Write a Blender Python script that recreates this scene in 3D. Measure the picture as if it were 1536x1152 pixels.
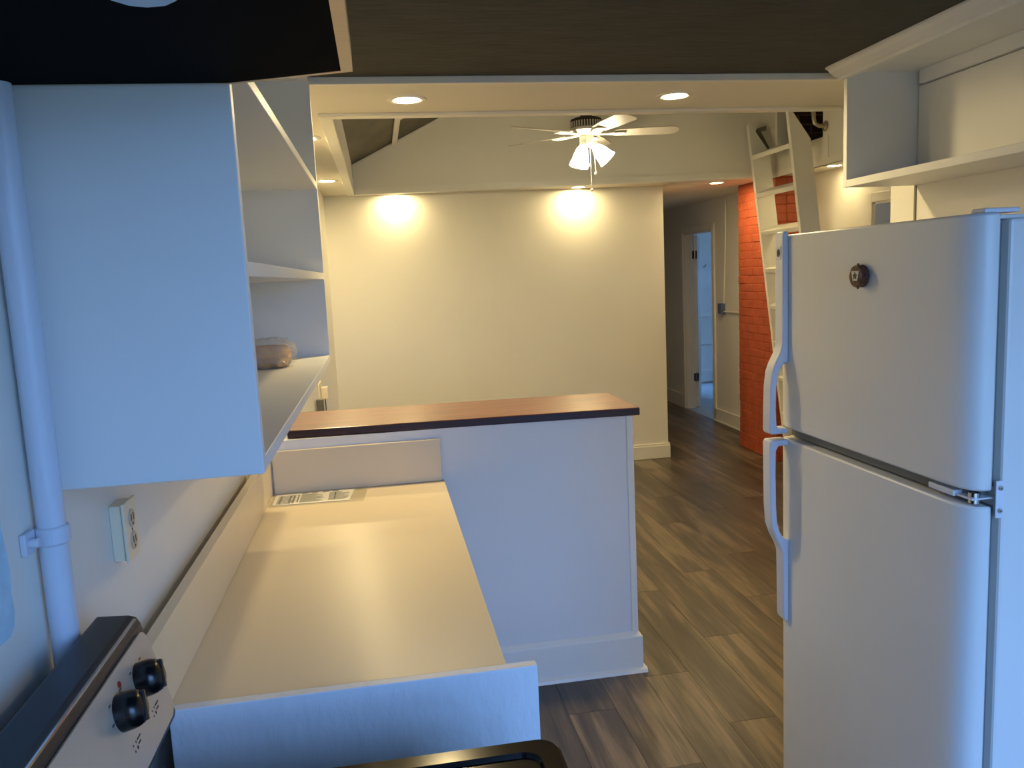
import bpy, bmesh, math, random
from mathutils import Vector, Matrix
random.seed(7)
PI = math.pi
for o in list(bpy.data.objects):
    bpy.data.objects.remove(o, do_unlink=True)
scene = bpy.context.scene
C = scene.collection

# ------------------------------------------------------------------ camera
def make_camera():
    yaw, pit, rol = math.radians(9.07402851), math.radians(-7.70929796), math.radians(-2.7223107)
    f = Vector((math.sin(yaw)*math.cos(pit), math.cos(yaw)*math.cos(pit), math.sin(pit)))
    r = Vector((math.cos(yaw), -math.sin(yaw), 0))
    u = r.cross(f)
    r2 = r*math.cos(rol) + u*math.sin(rol)
    u2 = -r*math.sin(rol) + u*math.cos(rol)
    cam = bpy.data.objects.new('camera', bpy.data.cameras.new('camera'))
    C.objects.link(cam)
    m = Matrix((r2, u2, -f)).transposed().to_4x4()
    m.translation = Vector((0, 0, 1.63))
    cam.matrix_world = m
    cam.data.sensor_width = 36
    cam.data.lens = 36*1206.49/1536
    cam.data.clip_start = 0.02
    scene.camera = cam
make_camera()

# ------------------------------------------------------------------ world, daylight, exposure
scene.view_settings.view_transform = 'Standard'
scene.view_settings.look = 'None'
scene.view_settings.gamma = 1
scene.view_settings.use_curve_mapping = False
scene.view_settings.exposure = 0.0
DAY = (0.23, 0.455, 1.0)
WARM = (1.0, 0.775, 0.39)
SKY = 10.0
BULB = 640.0        # living room circuit; the wall washers and the hall are dimmed
def make_sky(strength):
    # plain bright sky above the horizon, dim ground below it; it enters only through the windows
    w = bpy.data.worlds.new('sky'); scene.world = w; w.use_nodes = True
    nt = w.node_tree; N = nt.nodes; L = nt.links; bg = N['Background']
    tc = N.new('ShaderNodeTexCoord'); sx = N.new('ShaderNodeSeparateXYZ'); L.new(tc.outputs['Generated'], sx.inputs[0])
    mr = N.new('ShaderNodeMapRange'); mr.inputs['From Min'].default_value = -0.02; mr.inputs['From Max'].default_value = 0.06; L.new(sx.outputs['Z'], mr.inputs['Value'])
    mx = N.new('ShaderNodeMix'); mx.data_type = 'RGBA'
    mx.inputs[6].default_value = (0.06, 0.10, 0.15, 1); mx.inputs[7].default_value = (*DAY, 1)
    L.new(mr.outputs[0], mx.inputs[0]); L.new(mx.outputs[2], bg.inputs[0])
    bg.inputs[1].default_value = strength
make_sky(SKY)
def portal(name, loc, rot, sx, sy):
    l = bpy.data.lights.new(name, 'AREA'); l.shape = 'RECTANGLE'; l.size = sx; l.size_y = sy
    l.cycles.is_portal = True
    o = bpy.data.objects.new(name, l); C.objects.link(o); o.location = loc; o.rotation_euler = rot
portal('portal_kitchen_window', (0.87, -0.575, 1.32), (PI/2, 0, 0), 1.65, 1.7)        # opens towards +Y
portal('portal_bathroom_window', (5.71, 8.9, 1.75), (PI/2, 0, PI/2), 0.7, 0.5)         # opens towards -X
portal('portal_side_room_window', (5.71, 4.6, 1.5), (PI/2, 0, PI/2), 1.0, 1.0)

# ------------------------------------------------------------------ materials
M = {}
def s2l(c):
    return tuple(((v/255+0.055)/1.055)**2.4 if v/255 > 0.04045 else v/255/12.92 for v in c)
def mat(name, rgb, rough=0.5, metal=0.0, var=0.06, scale=6.0, bump=0.0, bscale=40.0, coat=0.0, spec=0.5, emit=None, estr=0.0, stretch=(1, 1, 1), world=False):
    m = bpy.data.materials.new(name); m.use_nodes = True; M[name] = m
    nt = m.node_tree; N = nt.nodes; L = nt.links; b = N['Principled BSDF']
    c = s2l(rgb)
    b.inputs['Roughness'].default_value = rough; b.inputs['Metallic'].default_value = metal
    b.inputs['Coat Weight'].default_value = coat; b.inputs['Specular IOR Level'].default_value = spec
    tc = N.new('ShaderNodeTexCoord'); mp = N.new('ShaderNodeMapping'); mp.inputs['Scale'].default_value = stretch
    L.new(tc.outputs['Object'], mp.inputs['Vector'])
    nz = N.new('ShaderNodeTexNoise'); nz.inputs['Scale'].default_value = scale; nz.inputs['Detail'].default_value = 5
    L.new(mp.outputs[0], nz.inputs['Vector'])
    rp = N.new('ShaderNodeValToRGB')
    rp.color_ramp.elements[0].position = 0.3; rp.color_ramp.elements[1].position = 0.7
    rp.color_ramp.elements[0].color = (*[v*(1-var) for v in c], 1)
    rp.color_ramp.elements[1].color = (*[min(1, v*(1+var)) for v in c], 1)
    L.new(nz.outputs['Fac'], rp.inputs[0]); L.new(rp.outputs[0], b.inputs['Base Color'])
    if bump > 0:
        n2 = N.new('ShaderNodeTexNoise'); n2.inputs['Scale'].default_value = bscale; n2.inputs['Detail'].default_value = 4
        L.new(mp.outputs[0], n2.inputs['Vector'])
        bp = N.new('ShaderNodeBump'); bp.inputs['Strength'].default_value = bump; bp.inputs['Distance'].default_value = 0.01
        L.new(n2.outputs['Fac'], bp.inputs['Height']); L.new(bp.outputs[0], b.inputs['Normal'])
    if emit:
        b.inputs['Emission Color'].default_value = (*emit, 1); b.inputs['Emission Strength'].default_value = estr
    return m
mat('wall_paint', (232, 229, 218), 0.6, var=0.015, scale=2, bump=0.05, bscale=120)
mat('ceiling_white', (232, 227, 212), 0.6, var=0.015, scale=2)
mat('blade_white', (212, 202, 186), 0.45, var=0.02)
mat('trim_white', (236, 233, 222), 0.38, var=0.02, scale=5, bump=0.03, bscale=60)
mat('roof_dark', (88, 84, 66), 0.7, var=0.22, scale=3, bump=0.3, bscale=10, stretch=(3, 1, 1))
mat('ceiling_dark', (61, 60, 53), 0.75, var=0.18, scale=5, bump=0.35, bscale=14, stretch=(1, 3, 1))
mat('cabinet_white', (228, 228, 224), 0.42, var=0.02, scale=3)
mat('plywood_painted', (226, 230, 232), 0.5, var=0.03, scale=4, bump=0.5, bscale=26, stretch=(1, 1, .5))
mat('laminate', (226, 209, 175), 0.33, var=0.01, scale=2)
mat('appliance_white', (226, 226, 220), 0.3, var=0.015, scale=3, bump=0.03, bscale=300)
mat('handle_white', (222, 224, 228), 0.35, var=0.02)
mat('gasket', (120, 120, 116), 0.6)
mat('black_enamel', (10, 10, 12), 0.16, var=0.1, spec=0.25)
mat('black_plastic', (14, 14, 15), 0.25, var=0.1)
mat('stove_top_dark', (30, 33, 38), 0.35, var=0.15, scale=200)
mat('hood_black', (4, 4, 4), 0.8, var=0.2, spec=0.05)
mat('stainless', (190, 178, 160), 0.32, metal=0.9, var=0.05, stretch=(1, 30, 1))
mat('panel_silver', (196, 178, 156), 0.34, metal=0.2, var=0.03)
mat('brushed_nickel', (176, 165, 145), 0.28, metal=1.0, var=0.05)
mat('chrome', (210, 210, 210), 0.12, metal=1.0, var=0.02)
mat('steel_dark', (110, 110, 108), 0.4, metal=0.8)
mat('brick_paint', (166, 78, 46), 0.55, var=0.12, scale=9, bump=0.5, bscale=45)
mat('brick_joint', (160, 66, 36), 0.8, var=0.15, scale=9, bump=0.5, bscale=45)
mat('brick_raw', (58, 38, 30), 0.85, var=0.3, scale=14, bump=0.5, bscale=60)
mat('mortar_raw', (92, 82, 70), 0.9, var=0.2)
mat('pipe_paint', (206, 212, 222), 0.4, var=0.06, scale=14, bump=0.3, bscale=30, stretch=(1, 1, .15))
mat('outlet_cream', (232, 220, 190), 0.35, var=0.02)
mat('receptacle_tan', (196, 180, 152), 0.4)
mat('slot_dark', (40, 34, 30), 0.6)
mat('plug_grey', (100, 96, 84), 0.5)
mat('paper', (240, 236, 224), 0.6, var=0.03)
mat('print_grey', (120, 118, 108), 0.7, var=0.25, scale=90)
mat('print_dark', (50, 48, 46), 0.7)
mat('bread_tan', (214, 172, 116), 0.7, var=0.28, scale=22, bump=0.6, bscale=30)
mat('magnet_brown', (92, 56, 36), 0.55, var=0.35, scale=60, bump=0.5, bscale=120)
mat('magnet_cream', (222, 212, 190), 0.6)
mat('magnet_green', (70, 72, 50), 0.6, var=0.2)
mat('red_lamp', (150, 30, 20), 0.3)
mat('patch_pale_blue', (176, 214, 232), 0.5, var=0.08, scale=30, bump=0.3)  # pale blue of the ragged patch on the left wall
mat('joint_dark', (120, 112, 98), 0.7)
mat('box_blue', (92, 110, 150), 0.5)
mat('vent_dark', (62, 58, 48), 0.6, var=0.1)
mat('tile_floor', (170, 185, 190), 0.5, var=0.05)
mat('bulb', (255, 240, 210), 0.4, emit=WARM, estr=BULB)
mat('bulb_washer', (255, 240, 210), 0.4, emit=WARM, estr=BULB*.42)
mat('bulb_hall', (255, 240, 210), 0.4, emit=WARM, estr=BULB*.75)
mat('bulb_side', (255, 240, 210), 0.4, emit=WARM, estr=BULB*.16)
mat('shade_glow', (255, 244, 225), 0.5, emit=(1.0, 0.86, 0.56), estr=36.0)
mat('hood_lens', (200, 214, 226), 0.3, var=0.02)

def wood_plank():
    m = bpy.data.materials.new('vinyl_plank'); m.use_nodes = True; M['vinyl_plank'] = m
    nt = m.node_tree; N = nt.nodes; L = nt.links; b = N['Principled BSDF']
    tc = N.new('ShaderNodeTexCoord'); oi = N.new('ShaderNodeObjectInfo')
    ad = N.new('ShaderNodeVectorMath'); ad.operation = 'MULTIPLY_ADD'
    cx = N.new('ShaderNodeCombineXYZ'); L.new(oi.outputs['Random'], cx.inputs[0]); L.new(oi.outputs['Random'], cx.inputs[1])
    ad.inputs[1].default_value = (37, 53, 0); L.new(cx.outputs[0], ad.inputs[0]); L.new(tc.outputs['Object'], ad.inputs[2])
    mp = N.new('ShaderNodeMapping'); mp.inputs['Scale'].default_value = (14, 1.3, 1); L.new(ad.outputs[0], mp.inputs[0])
    n1 = N.new('ShaderNodeTexNoise'); n1.inputs['Scale'].default_value = 1.0; n1.inputs['Detail'].default_value = 6; n1.inputs['Distortion'].default_value = 0.7
    L.new(mp.outputs[0], n1.inputs['Vector'])
    mp2 = N.new('ShaderNodeMapping'); mp2.inputs['Scale'].default_value = (90, 4, 1); L.new(ad.outputs[0], mp2.inputs[0])
    n2 = N.new('ShaderNodeTexNoise'); n2.inputs['Scale'].default_value = 1.0; n2.inputs['Detail'].default_value = 3; L.new(mp2.outputs[0], n2.inputs['Vector'])
    mx = N.new('ShaderNodeMath'); mx.operation = 'MULTIPLY_ADD'; mx.inputs[1].default_value = 0.42; L.new(n2.outputs['Fac'], mx.inputs[0]); L.new(n1.outputs['Fac'], mx.inputs[2])
    sb = N.new('ShaderNodeMath'); sb.operation = 'MULTIPLY_ADD'; sb.inputs[1].default_value = 0.20; L.new(oi.outputs['Random'], sb.inputs[0]); L.new(mx.outputs[0], sb.inputs[2])
    rp = N.new('ShaderNodeValToRGB'); e = rp.color_ramp.elements
    e[0].position = 0.55; e[0].color = (*s2l((58, 51, 43)), 1)
    e[1].position = 1.06; e[1].color = (*s2l((124, 108, 87)), 1)
    k = e.new(0.82); k.color = (*s2l((86, 75, 61)), 1)
    L.new(sb.outputs[0], rp.inputs[0]); L.new(rp.outputs[0], b.inputs['Base Color'])
    b.inputs['Roughness'].default_value = 0.36
    bp = N.new('ShaderNodeBump'); bp.inputs['Strength'].default_value = 0.12; bp.inputs['Distance'].default_value = 0.004
    L.new(mx.outputs[0], bp.inputs['Height']); L.new(bp.outputs[0], b.inputs['Normal'])
wood_plank()
def bar_wood():
    m = bpy.data.materials.new('bar_wood'); m.use_nodes = True; M['bar_wood'] = m
    nt = m.node_tree; N = nt.nodes; L = nt.links; b = N['Principled BSDF']
    tc = N.new('ShaderNodeTexCoord'); mp = N.new('ShaderNodeMapping'); mp.inputs['Scale'].default_value = (2.2, 26, 26)
    L.new(tc.outputs['Object'], mp.inputs[0])
    n1 = N.new('ShaderNodeTexNoise'); n1.inputs['Scale'].default_value = 1.2; n1.inputs['Detail'].default_value = 6; n1.inputs['Distortion'].default_value = 0.4
    L.new(mp.outputs[0], n1.inputs['Vector'])
    rp = N.new('ShaderNodeValToRGB'); e = rp.color_ramp.elements
    e[0].position = 0.3; e[0].color = (*s2l((76, 30, 17)), 1); e[1].position = 0.75; e[1].color = (*s2l((132, 64, 34)), 1)
    L.new(n1.outputs['Fac'], rp.inputs[0]); L.new(rp.outputs[0], b.inputs['Base Color'])
    b.inputs['Roughness'].default_value = 0.32; b.inputs['Coat Weight'].default_value = 0.65; b.inputs['Coat Roughness'].default_value = 0.2
    bp = N.new('ShaderNodeBump'); bp.inputs['Strength'].default_value = 0.3; bp.inputs['Distance'].default_value = 0.004
    L.new(n1.outputs['Fac'], bp.inputs['Height']); L.new(bp.outputs[0], b.inputs['Normal'])
bar_wood()
mat('bar_edge', (44, 16, 15), 0.45, var=0.25, scale=12, stretch=(1, 8, 8))
def clear_mat(name, tint, gloss, fac):
    m = bpy.data.materials.new(name); m.use_nodes = True; M[name] = m
    nt = m.node_tree; N = nt.nodes; L = nt.links; N.remove(N['Principled BSDF'])
    t = N.new('ShaderNodeBsdfTransparent'); t.inputs[0].default_value = (*tint, 1)
    g = N.new('ShaderNodeBsdfPrincipled'); g.inputs['Base Color'].default_value = (.8, .8, .78, 1); g.inputs['Roughness'].default_value = gloss
    nz = N.new('ShaderNodeTexNoise'); nz.inputs['Scale'].default_value = 25
    bp = N.new('ShaderNodeBump'); bp.inputs['Strength'].default_value = 0.25; L.new(nz.outputs[0], bp.inputs['Height']); L.new(bp.outputs[0], g.inputs['Normal'])
    mx = N.new('ShaderNodeMixShader'); mx.inputs[0].default_value = fac
    L.new(t.outputs[0], mx.inputs[1]); L.new(g.outputs[0], mx.inputs[2]); L.new(mx.outputs[0], N['Material Output'].inputs['Surface'])
clear_mat('clear_film', (.95, .95, .93), 0.15, 0.22)
clear_mat('sleeve_film', (.99, .99, .98), 0.12, 0.08)
clear_mat('window_glass', (.97, .98, .98), 0.02, 0.05)

# ------------------------------------------------------------------ mesh helpers
ORG = {}
class MB:
    def __init__(s): s.v = []; s.f = []
    def box(s, x0, x1, y0, y1, z0, z1):
        n = len(s.v)
        s.v += [(x, y, z) for z in (z0, z1) for y in (y0, y1) for x in (x0, x1)]
        s.f += [tuple(n+i for i in q) for q in ((0, 2, 3, 1), (4, 5, 7, 6), (0, 1, 5, 4), (2, 6, 7, 3), (0, 4, 6, 2), (1, 3, 7, 5))]
        return s
    def prism(s, poly, axis, a, b):
        # poly: 2D points; axis 'z': (x,y); 'y': (x,z); 'x': (y,z)
        def P(p, t):
            return {'z': (p[0], p[1], t), 'y': (p[0], t, p[1]), 'x': (t, p[0], p[1])}[axis]
        n = len(s.v); k = len(poly)
        s.v += [P(p, a) for p in poly] + [P(p, b) for p in poly]
        s.f.append(tuple(n+i for i in range(k))[::-1]); s.f.append(tuple(n+k+i for i in range(k)))
        for i in range(k):
            j = (i+1) % k; s.f.append((n+i, n+j, n+k+j, n+k+i))
        return s
    def tube(s, pts, r, n=12, cap=True, r2=None):
        pts = [Vector(p) for p in pts]; base = len(s.v); up = None
        for i, p in enumerate(pts):
            d = (pts[min(i+1, len(pts)-1)] - pts[max(i-1, 0)]).normalized()
            if up is None:
                up = Vector((0, 0, 1)) if abs(d.z) < .9 else Vector((1, 0, 0))
            a = d.cross(up).normalized(); bb = a.cross(d).normalized(); up = bb
            rr = r if r2 is None else r + (r2-r)*i/(len(pts)-1)
            for k in range(n):
                t = 2*PI*k/n; q = p + a*math.cos(t)*rr + bb*math.sin(t)*rr; s.v.append(tuple(q))
        for i in range(len(pts)-1):
            for k in range(n):
                j = (k+1) % n; o = base + i*n
                s.f.append((o+k, o+j, o+n+j, o+n+k))
        if cap:
            s.f.append(tuple(base+k for k in range(n))[::-1]); e = base+(len(pts)-1)*n
            s.f.append(tuple(e+k for k in range(n)))
        return s
    def lathe(s, prof, n=32, mx=None, cap=False):
        # prof: (r, z) list round local z; mx places it
        mx = mx or Matrix.Identity(4); base = len(s.v)
        for r, z in prof:
            for k in range(n):
                t = 2*PI*k/n; s.v.append(tuple(mx @ Vector((r*math.cos(t), r*math.sin(t), z))))
        for i in range(len(prof)-1):
            for k in range(n):
                j = (k+1) % n; o = base+i*n
                s.f.append((o+k, o+j, o+n+j, o+n+k))
        if cap:
            s.f.append(tuple(base+k for k in range(n))[::-1]); e = base+(len(prof)-1)*n; s.f.append(tuple(e+k for k in range(n)))
        return s
    def xform(s, mx, start=0):
        s.v[start:] = [tuple(mx @ Vector(p)) for p in s.v[start:]]; return s
    def build(s, name, material, parent=None, bevel=0.0, smooth=False, seg=2):
        if parent is not None:
            org = ORG[parent.name]
        else:
            xs, ys, zs = zip(*s.v); org = Vector(((min(xs)+max(xs))/2, (min(ys)+max(ys))/2, min(zs)))
        me = bpy.data.meshes.new(name)
        me.from_pydata([tuple(Vector(p)-org) for p in s.v], [], s.f); me.update()
        bm = bmesh.new(); bm.from_mesh(me); bmesh.ops.recalc_face_normals(bm, faces=bm.faces); bm.to_mesh(me); bm.free()
        me.materials.append(M[material])
        o = bpy.data.objects.new(name, me); C.objects.link(o)
        if parent is not None: o.parent = parent
        else: o.location = org
        ORG[o.name] = org
        if smooth:
            for p in me.polygons: p.use_smooth = True
            me.set_sharp_from_angle(angle=math.radians(40))
        if bevel > 0:
            b = o.modifiers.new('bevel', 'BEVEL'); b.width = bevel; b.segments = seg; b.limit_method = 'ANGLE'; b.angle_limit = math.radians(35)
        return o
def box(*a): return MB().box(*a)
def tag(o, label, cat, group=None, kind=None):
    o['label'] = label; o['category'] = cat
    if group: o['group'] = group
    if kind: o['kind'] = kind
    return o
def thing(name, label, cat, loc, group=None):
    o = bpy.data.objects.new(name, None); C.objects.link(o); o.location = loc; o.empty_display_size = 0.1
    ORG[o.name] = Vector(loc)
    return tag(o, label, cat, group)
def struct(o, label=None):
    o['kind'] = 'structure'
    if label: o['label'] = label
    return o

# ------------------------------------------------------------------ key dimensions (metres; camera stands at x=0, y=0)
XW = -0.485     # kitchen left wall
XL = -0.37      # left wall of the room beyond
XR = 2.03       # kitchen right wall
XH = 3.445      # right wall of the room beyond and of the hall
YB = 6.538      # back wall
YR = -0.45      # wall behind the camera
ZK = 2.327      # dark kitchen ceiling
ZS = 2.305      # white lowered ceiling
YS = 2.93       # where the lowered ceiling starts
YP = 3.01       # peninsula face
ZC = 0.869      # counter top
OPN = [(-0.134, 3.43), (3.145, 3.43), (3.145, 6.06), (-0.131, 6.42)]   # ceiling opening

# ------------------------------------------------------------------ floor
floor = struct(box(-0.62, 3.56, YR-.12, 10.2, -0.10, -0.004).build('floor', 'joint_dark'), 'dark grey-brown wood-look plank floor')
def make_floor():
    W, LEN = 0.182, 1.22
    meshes = {}
    x = -0.50; col = 0
    while x < 3.44:
        off = (0.0, 0.47, 0.86, 0.27, 0.66)[col % 5]
        y = YR - off
        while y < 10.1:
            y0, y1 = max(y, YR), min(y+LEN, 10.1); x1 = min(x+W, 3.445)
            vis = not (y1 > 6.6 and x1 < 2.35)
            if y1-y0 > .05 and vis:
                key = (round(y1-y0, 3), round(x1-x, 3))
                if key not in meshes:
                    me_o = MB().box(-(x1-x)/2+.0008, (x1-x)/2-.0008, -(y1-y0)/2+.0008, (y1-y0)/2-.0008, -0.004, 0.0)
                    me = bpy.data.meshes.new('plank'); me.from_pydata(me_o.v, [], me_o.f); me.update(); me.materials.append(M['vinyl_plank'])
                    meshes[key] = me
                o = bpy.data.objects.new('plank', meshes[key]); C.objects.link(o); o.parent = floor
                o.location = Vector(((x+x1)/2, (y0+y1)/2, 0)) - ORG['floor']
            y += LEN
        x += W; col += 1
make_floor()

# ------------------------------------------------------------------ walls and ceilings
struct(box(XW-.12, XW, YR-.12, 3.2, 0, ZK+.05).build('wall_left', 'wall_paint'), 'white painted kitchen wall behind the counter')
struct(box(XL-.25, XL, 3.2, YB+.12, 0, ZS+.02).build('wall_left_far', 'wall_paint'), 'cream side wall of the room beyond the bar')
struct(box(XL-.2, 2.389, YB, YB+.11, 0, ZS+.0).build('wall_back', 'wall_paint'), 'broad cream back wall lit by two scalloped pools of light')
struct(box(2.389-.11, 2.389, YB+.11, 10.1, 0, ZS).build('wall_hall_left', 'wall_paint'), 'left wall of the hallway')
struct(box(2.28, 3.56, 10.1, 10.2, 0, ZS+.02).build('wall_hall_end', 'wall_paint'), 'end wall of the hallway')
rw = struct(box(XR, XR+.12, YR-.12, 2.97, 0, ZK+.05).build('wall_right', 'wall_paint'), 'kitchen wall behind the refrigerator')
box(XR-.004, XR, 2.813, 2.823, 0, ZS).build('joint_strip', 'joint_dark', rw)
struct(box(XR+.12, XH+.11, 2.86, 2.97, 0, ZK).build('wall_partition', 'wall_paint'), 'partition wall beside the kitchen')
def wall_right_far():
    m = MB()
    # hall wall at XH with two door openings: side room y 4.45..5.225, bathroom y 7.985..8.79
    x0, x1 = XH, XH+.115
    m.box(x0, x1, 2.97, 4.45, 0, ZS+.02); m.box(x0, x1, 4.45, 5.225, 2.012, ZS+.02)
    m.box(x0, x1, 5.225, 7.985, 0, ZS+.02); m.box(x0, x1, 7.985, 8.79, 2.0, ZS+.02); m.box(x0, x1, 8.79, 10.2, 0, ZS+.02)
    struct(m.build('wall_right_far', 'wall_paint'), 'long cream wall of the hallway with two doorways')
wall_right_far()
def rear_wall():
    m = MB(); a, b, c, d = 0.05, 1.70, 0.47, 2.17
    m.box(XW-.12, a, YR-.12, YR, 0, ZK+.05); m.box(b, XR+.12, YR-.12, YR, 0, ZK+.05)
    m.box(a, b, YR-.12, YR, 0, c); m.box(a, b, YR-.12, YR, d, ZK+.05)
    struct(m.build('wall_rear', 'wall_paint'), 'kitchen wall with a window')
    wdw = thing('window_1', 'white framed kitchen window with two sashes', 'window', (.87, YR-.06, c)); wdw['kind'] = 'structure'
    f = MB(); y0, y1 = YR-.08, YR-.03
    f.box(a, a+.05, y0, y1, c, d); f.box(b-.05, b, y0, y1, c, d); f.box(a+.05, b-.05, y0, y1, c, c+.05); f.box(a+.05, b-.05, y0, y1, d-.05, d)
    f.box(a+.05, b-.05, y0, y1, 1.30, 1.35)
    f.build('window_frame', 'trim_white', wdw)
    box(a+.05, b-.05, YR-.058, YR-.052, c+.05, 1.30).build('pane', 'window_glass', wdw)
    box(a+.05, b-.05, YR-.058, YR-.052, 1.35, d-.05).build('pane', 'window_glass', wdw)
rear_wall()
struct(box(XW-.12, XR+.12, YR-.12, YS, ZK, ZK+.08).build('ceiling', 'ceiling_dark'), 'dark charcoal painted kitchen ceiling')
def far_ceiling():
    (ax, ay), (bx, by), (cx, cy), (dx, dy) = OPN
    t = .03; m = MB(); lo, hi = -.62, XH+.12
    m.prism([(lo, YS), (hi, YS), (hi, ay), (lo, ay)], 'z', ZS, ZS+t)
    m.prism([(lo, ay), (ax, ay), (dx, dy), (lo, dy)], 'z', ZS, ZS+t)
    m.prism([(bx, by), (hi, by), (hi, cy), (cx, cy)], 'z', ZS, ZS+t)
    m.prism([(lo, dy), (dx, dy), (cx, cy), (hi, cy), (hi, YB+.12), (lo, YB+.12)], 'z', ZS, ZS+t)
    m.prism([(2.28, YB+.12), (hi, YB+.12), (hi, 10.2), (2.28, 10.2)], 'z', ZS, ZS+t)
    struct(m.build('ceiling_far', 'ceiling_white'), 'white lowered ceiling with recessed lights around a large opening')
    # edge strip towards the kitchen
    t1 = MB(); t1.box(XW, XR, YS-.022, YS, ZS-.004, ZK)
    struct(t1.build('trim_1', 'trim_white', None, .003), 'white edge strip between the dark and the white ceiling')
    # casing boards round the opening (below the ceiling, 14 mm proud)
    z0, z1 = ZS-.013, ZS; wd = .055
    cs = MB()
    cs.prism([(ax-wd, ay-.02), (bx+.0, by-.02), (bx, by+.035), (ax, ay+.035)], 'z', z0, z1)
    cs.prism([(ax-wd, ay-.02), (ax, ay+.035), (dx, dy), (dx-wd, dy+wd*.8)], 'z', z0, z1)
    cs.prism([(dx-wd, dy+wd*.8), (dx, dy), (cx, cy), (cx, cy+wd*1.3)], 'z', z0, z1)
    struct(cs.build('trim_2', 'trim_white', None, .003), 'white casing boards around the ceiling opening')
    # quarter strips standing up inside the far side of the opening
    q = MB()
    q.prism([(dx, dy-.022), (cx-.01, cy-.022), (cx-.01, cy), (dx, dy)], 'z', ZS-.013, ZS+.034)
    q.prism([(dx, dy-.03), (cx-.01, cy-.03), (cx-.01, cy-.022), (dx, dy-.022)], 'z', ZS-.013, ZS+.006)
    struct(q.build('trim_3', 'trim_white'), 'white moulding at the foot of the gable wall')
far_ceiling()
def attic():
    RX, RZ = 2.6, 2.585+.473*2.6
    roof = lambda x: 2.585+.473*x if x < RX else RZ-.473*(x-RX)
    # sloped dark ceilings
    a = MB()
    for (x0, x1) in ((-.52, RX), (RX, 5.75)):
        n = len(a.v)
        pts = [(x0, 3.25), (x1, 3.25), (x1, 7.3), (x0, 7.3)]
        a.v += [(x, y, roof(x)) for x, y in pts] + [(x, y, roof(x)+.08) for x, y in pts]
        a.f += [tuple(n+i for i in q) for q in ((3, 2, 1, 0), (4, 5, 6, 7), (0, 1, 5, 4), (1, 2, 6, 5), (2, 3, 7, 6), (3, 0, 4, 7))]
    struct(a.build('ceiling_roof', 'roof_dark'), 'dark sloping roof underside above the ceiling opening')
    # white battens on the slope
    for (x, y0, y1) in ((.20, 3.45, 6.39),):
        b = MB(); n = 0
        for yy in (y0, y1):
            b.v += [(x-.02, yy, roof(x-.02)-.018), (x+.02, yy, roof(x+.02)-.018), (x+.02, yy, roof(x+.02)), (x-.02, yy, roof(x-.02))]
        b.f += [(0, 1, 2, 3), (7, 6, 5, 4), (0, 4, 5, 1), (1, 5, 6, 2), (2, 6, 7, 3), (3, 7, 4, 0)]
        struct(b.build('trim_4', 'trim_white'), 'white batten running down the dark sloping roof')
    b = MB(); x0, x1, y = .22, 1.5, 5.50
    for yy in (y-.02, y+.02):
        b.v += [(x0, yy, roof(x0)-.015), (x1, yy, roof(x1)-.015), (x1, yy, roof(x1)), (x0, yy, roof(x0))]
    b.f += [(0, 1, 2, 3), (7, 6, 5, 4), (0, 4, 5, 1), (1, 5, 6, 2), (2, 6, 7, 3), (3, 7, 4, 0)]
    struct(b.build('trim_5', 'trim_white'), 'white cross batten on the dark sloping roof')
    # walls of the well
    (ax, ay), (bx, by), (cx, cy), (dx, dy) = OPN
    z = ZS+.03
    g = MB()       # far gable wall, follows the slanting far edge
    n = 0
    def wallpts(off):
        out = []
        for x in (dx, cx):
            t = (x-dx)/(cx-dx); yy = dy+(cy-dy)*t+off
            out.append((x, yy))
        return out
    for off in (0, .08):
        (x0, y0), (x1, y1) = wallpts(off)
        tt = (RX-dx)/(cx-dx); ym = dy+(cy-dy)*tt+off
        g.v += [(x0, y0, z-.02), (x1, y1, z-.02), (x1, y1, roof(x1)), (RX, ym, RZ), (x0, y0, roof(x0))]
    g.f += [(0, 1, 2, 3, 4), (9, 8, 7, 6, 5), (0, 5, 6, 1), (1, 6, 7, 2), (2, 7, 8, 3), (3, 8, 9, 4), (4, 9, 5, 0)]
    struct(g.build('wall_gable', 'wall_paint'), 'cream gable wall rising through the ceiling opening')
    # thin light bead where gable meets the slope
    bd = MB(); 
    for off in (-.012, .0):
        (x0, y0), _ = wallpts(off); tt = (1.6-dx)/(cx-dx); ym = dy+(cy-dy)*tt+off
        bd.v += [(x0, y0, roof(x0)-.022), (1.6, ym, roof(1.6)-.022), (1.6, ym, roof(1.6)-.004), (x0, y0, roof(x0)-.004)]
    bd.f += [(0, 1, 2, 3), (7, 6, 5, 4), (0, 4, 5, 1), (1, 5, 6, 2), (2, 6, 7, 3), (3, 7, 4, 0)]
    struct(bd.build('trim_6', 'trim_white'), 'thin white bead along the top of the gable wall')
    struct(MB().box(ax-.06, ax, ay, dy+.05, z-.02, roof(ax)+.02).build('wall_well_left', 'wall_paint'), 'low side wall of the ceiling opening')
    n = MB(); n.prism([(ax-.06, z), (RX, z), (5.8, z), (5.8, roof(5.8)), (RX, RZ), (ax-.06, roof(ax-.06))], 'y', ay-.08, ay)
    struct(n.build('wall_well_near', 'wall_paint'), 'near gable wall above the ceiling opening')
    r = MB()
    zt = roof(bx+.03)
    r.box(bx, bx+.09, ay, 5.375, ZS+.0, zt); r.box(bx, bx+.09, 5.375, cy, ZS+.0, 2.485); r.box(bx, bx+.09, 5.375, cy, 3.2, zt)
    struct(r.build('wall_loft_edge', 'wall_paint'), 'cream wall beside the loft opening')
    tr = MB(); tr.box(bx-.006, bx+.0, 5.30, 5.375, ZS+.0, 2.485); tr.box(bx-.01, bx, 3.45, cy-.005, ZS-.013, ZS+.03)
    struct(tr.build('trim_7', 'trim_white'), 'white edge boards below the loft opening')
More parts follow.
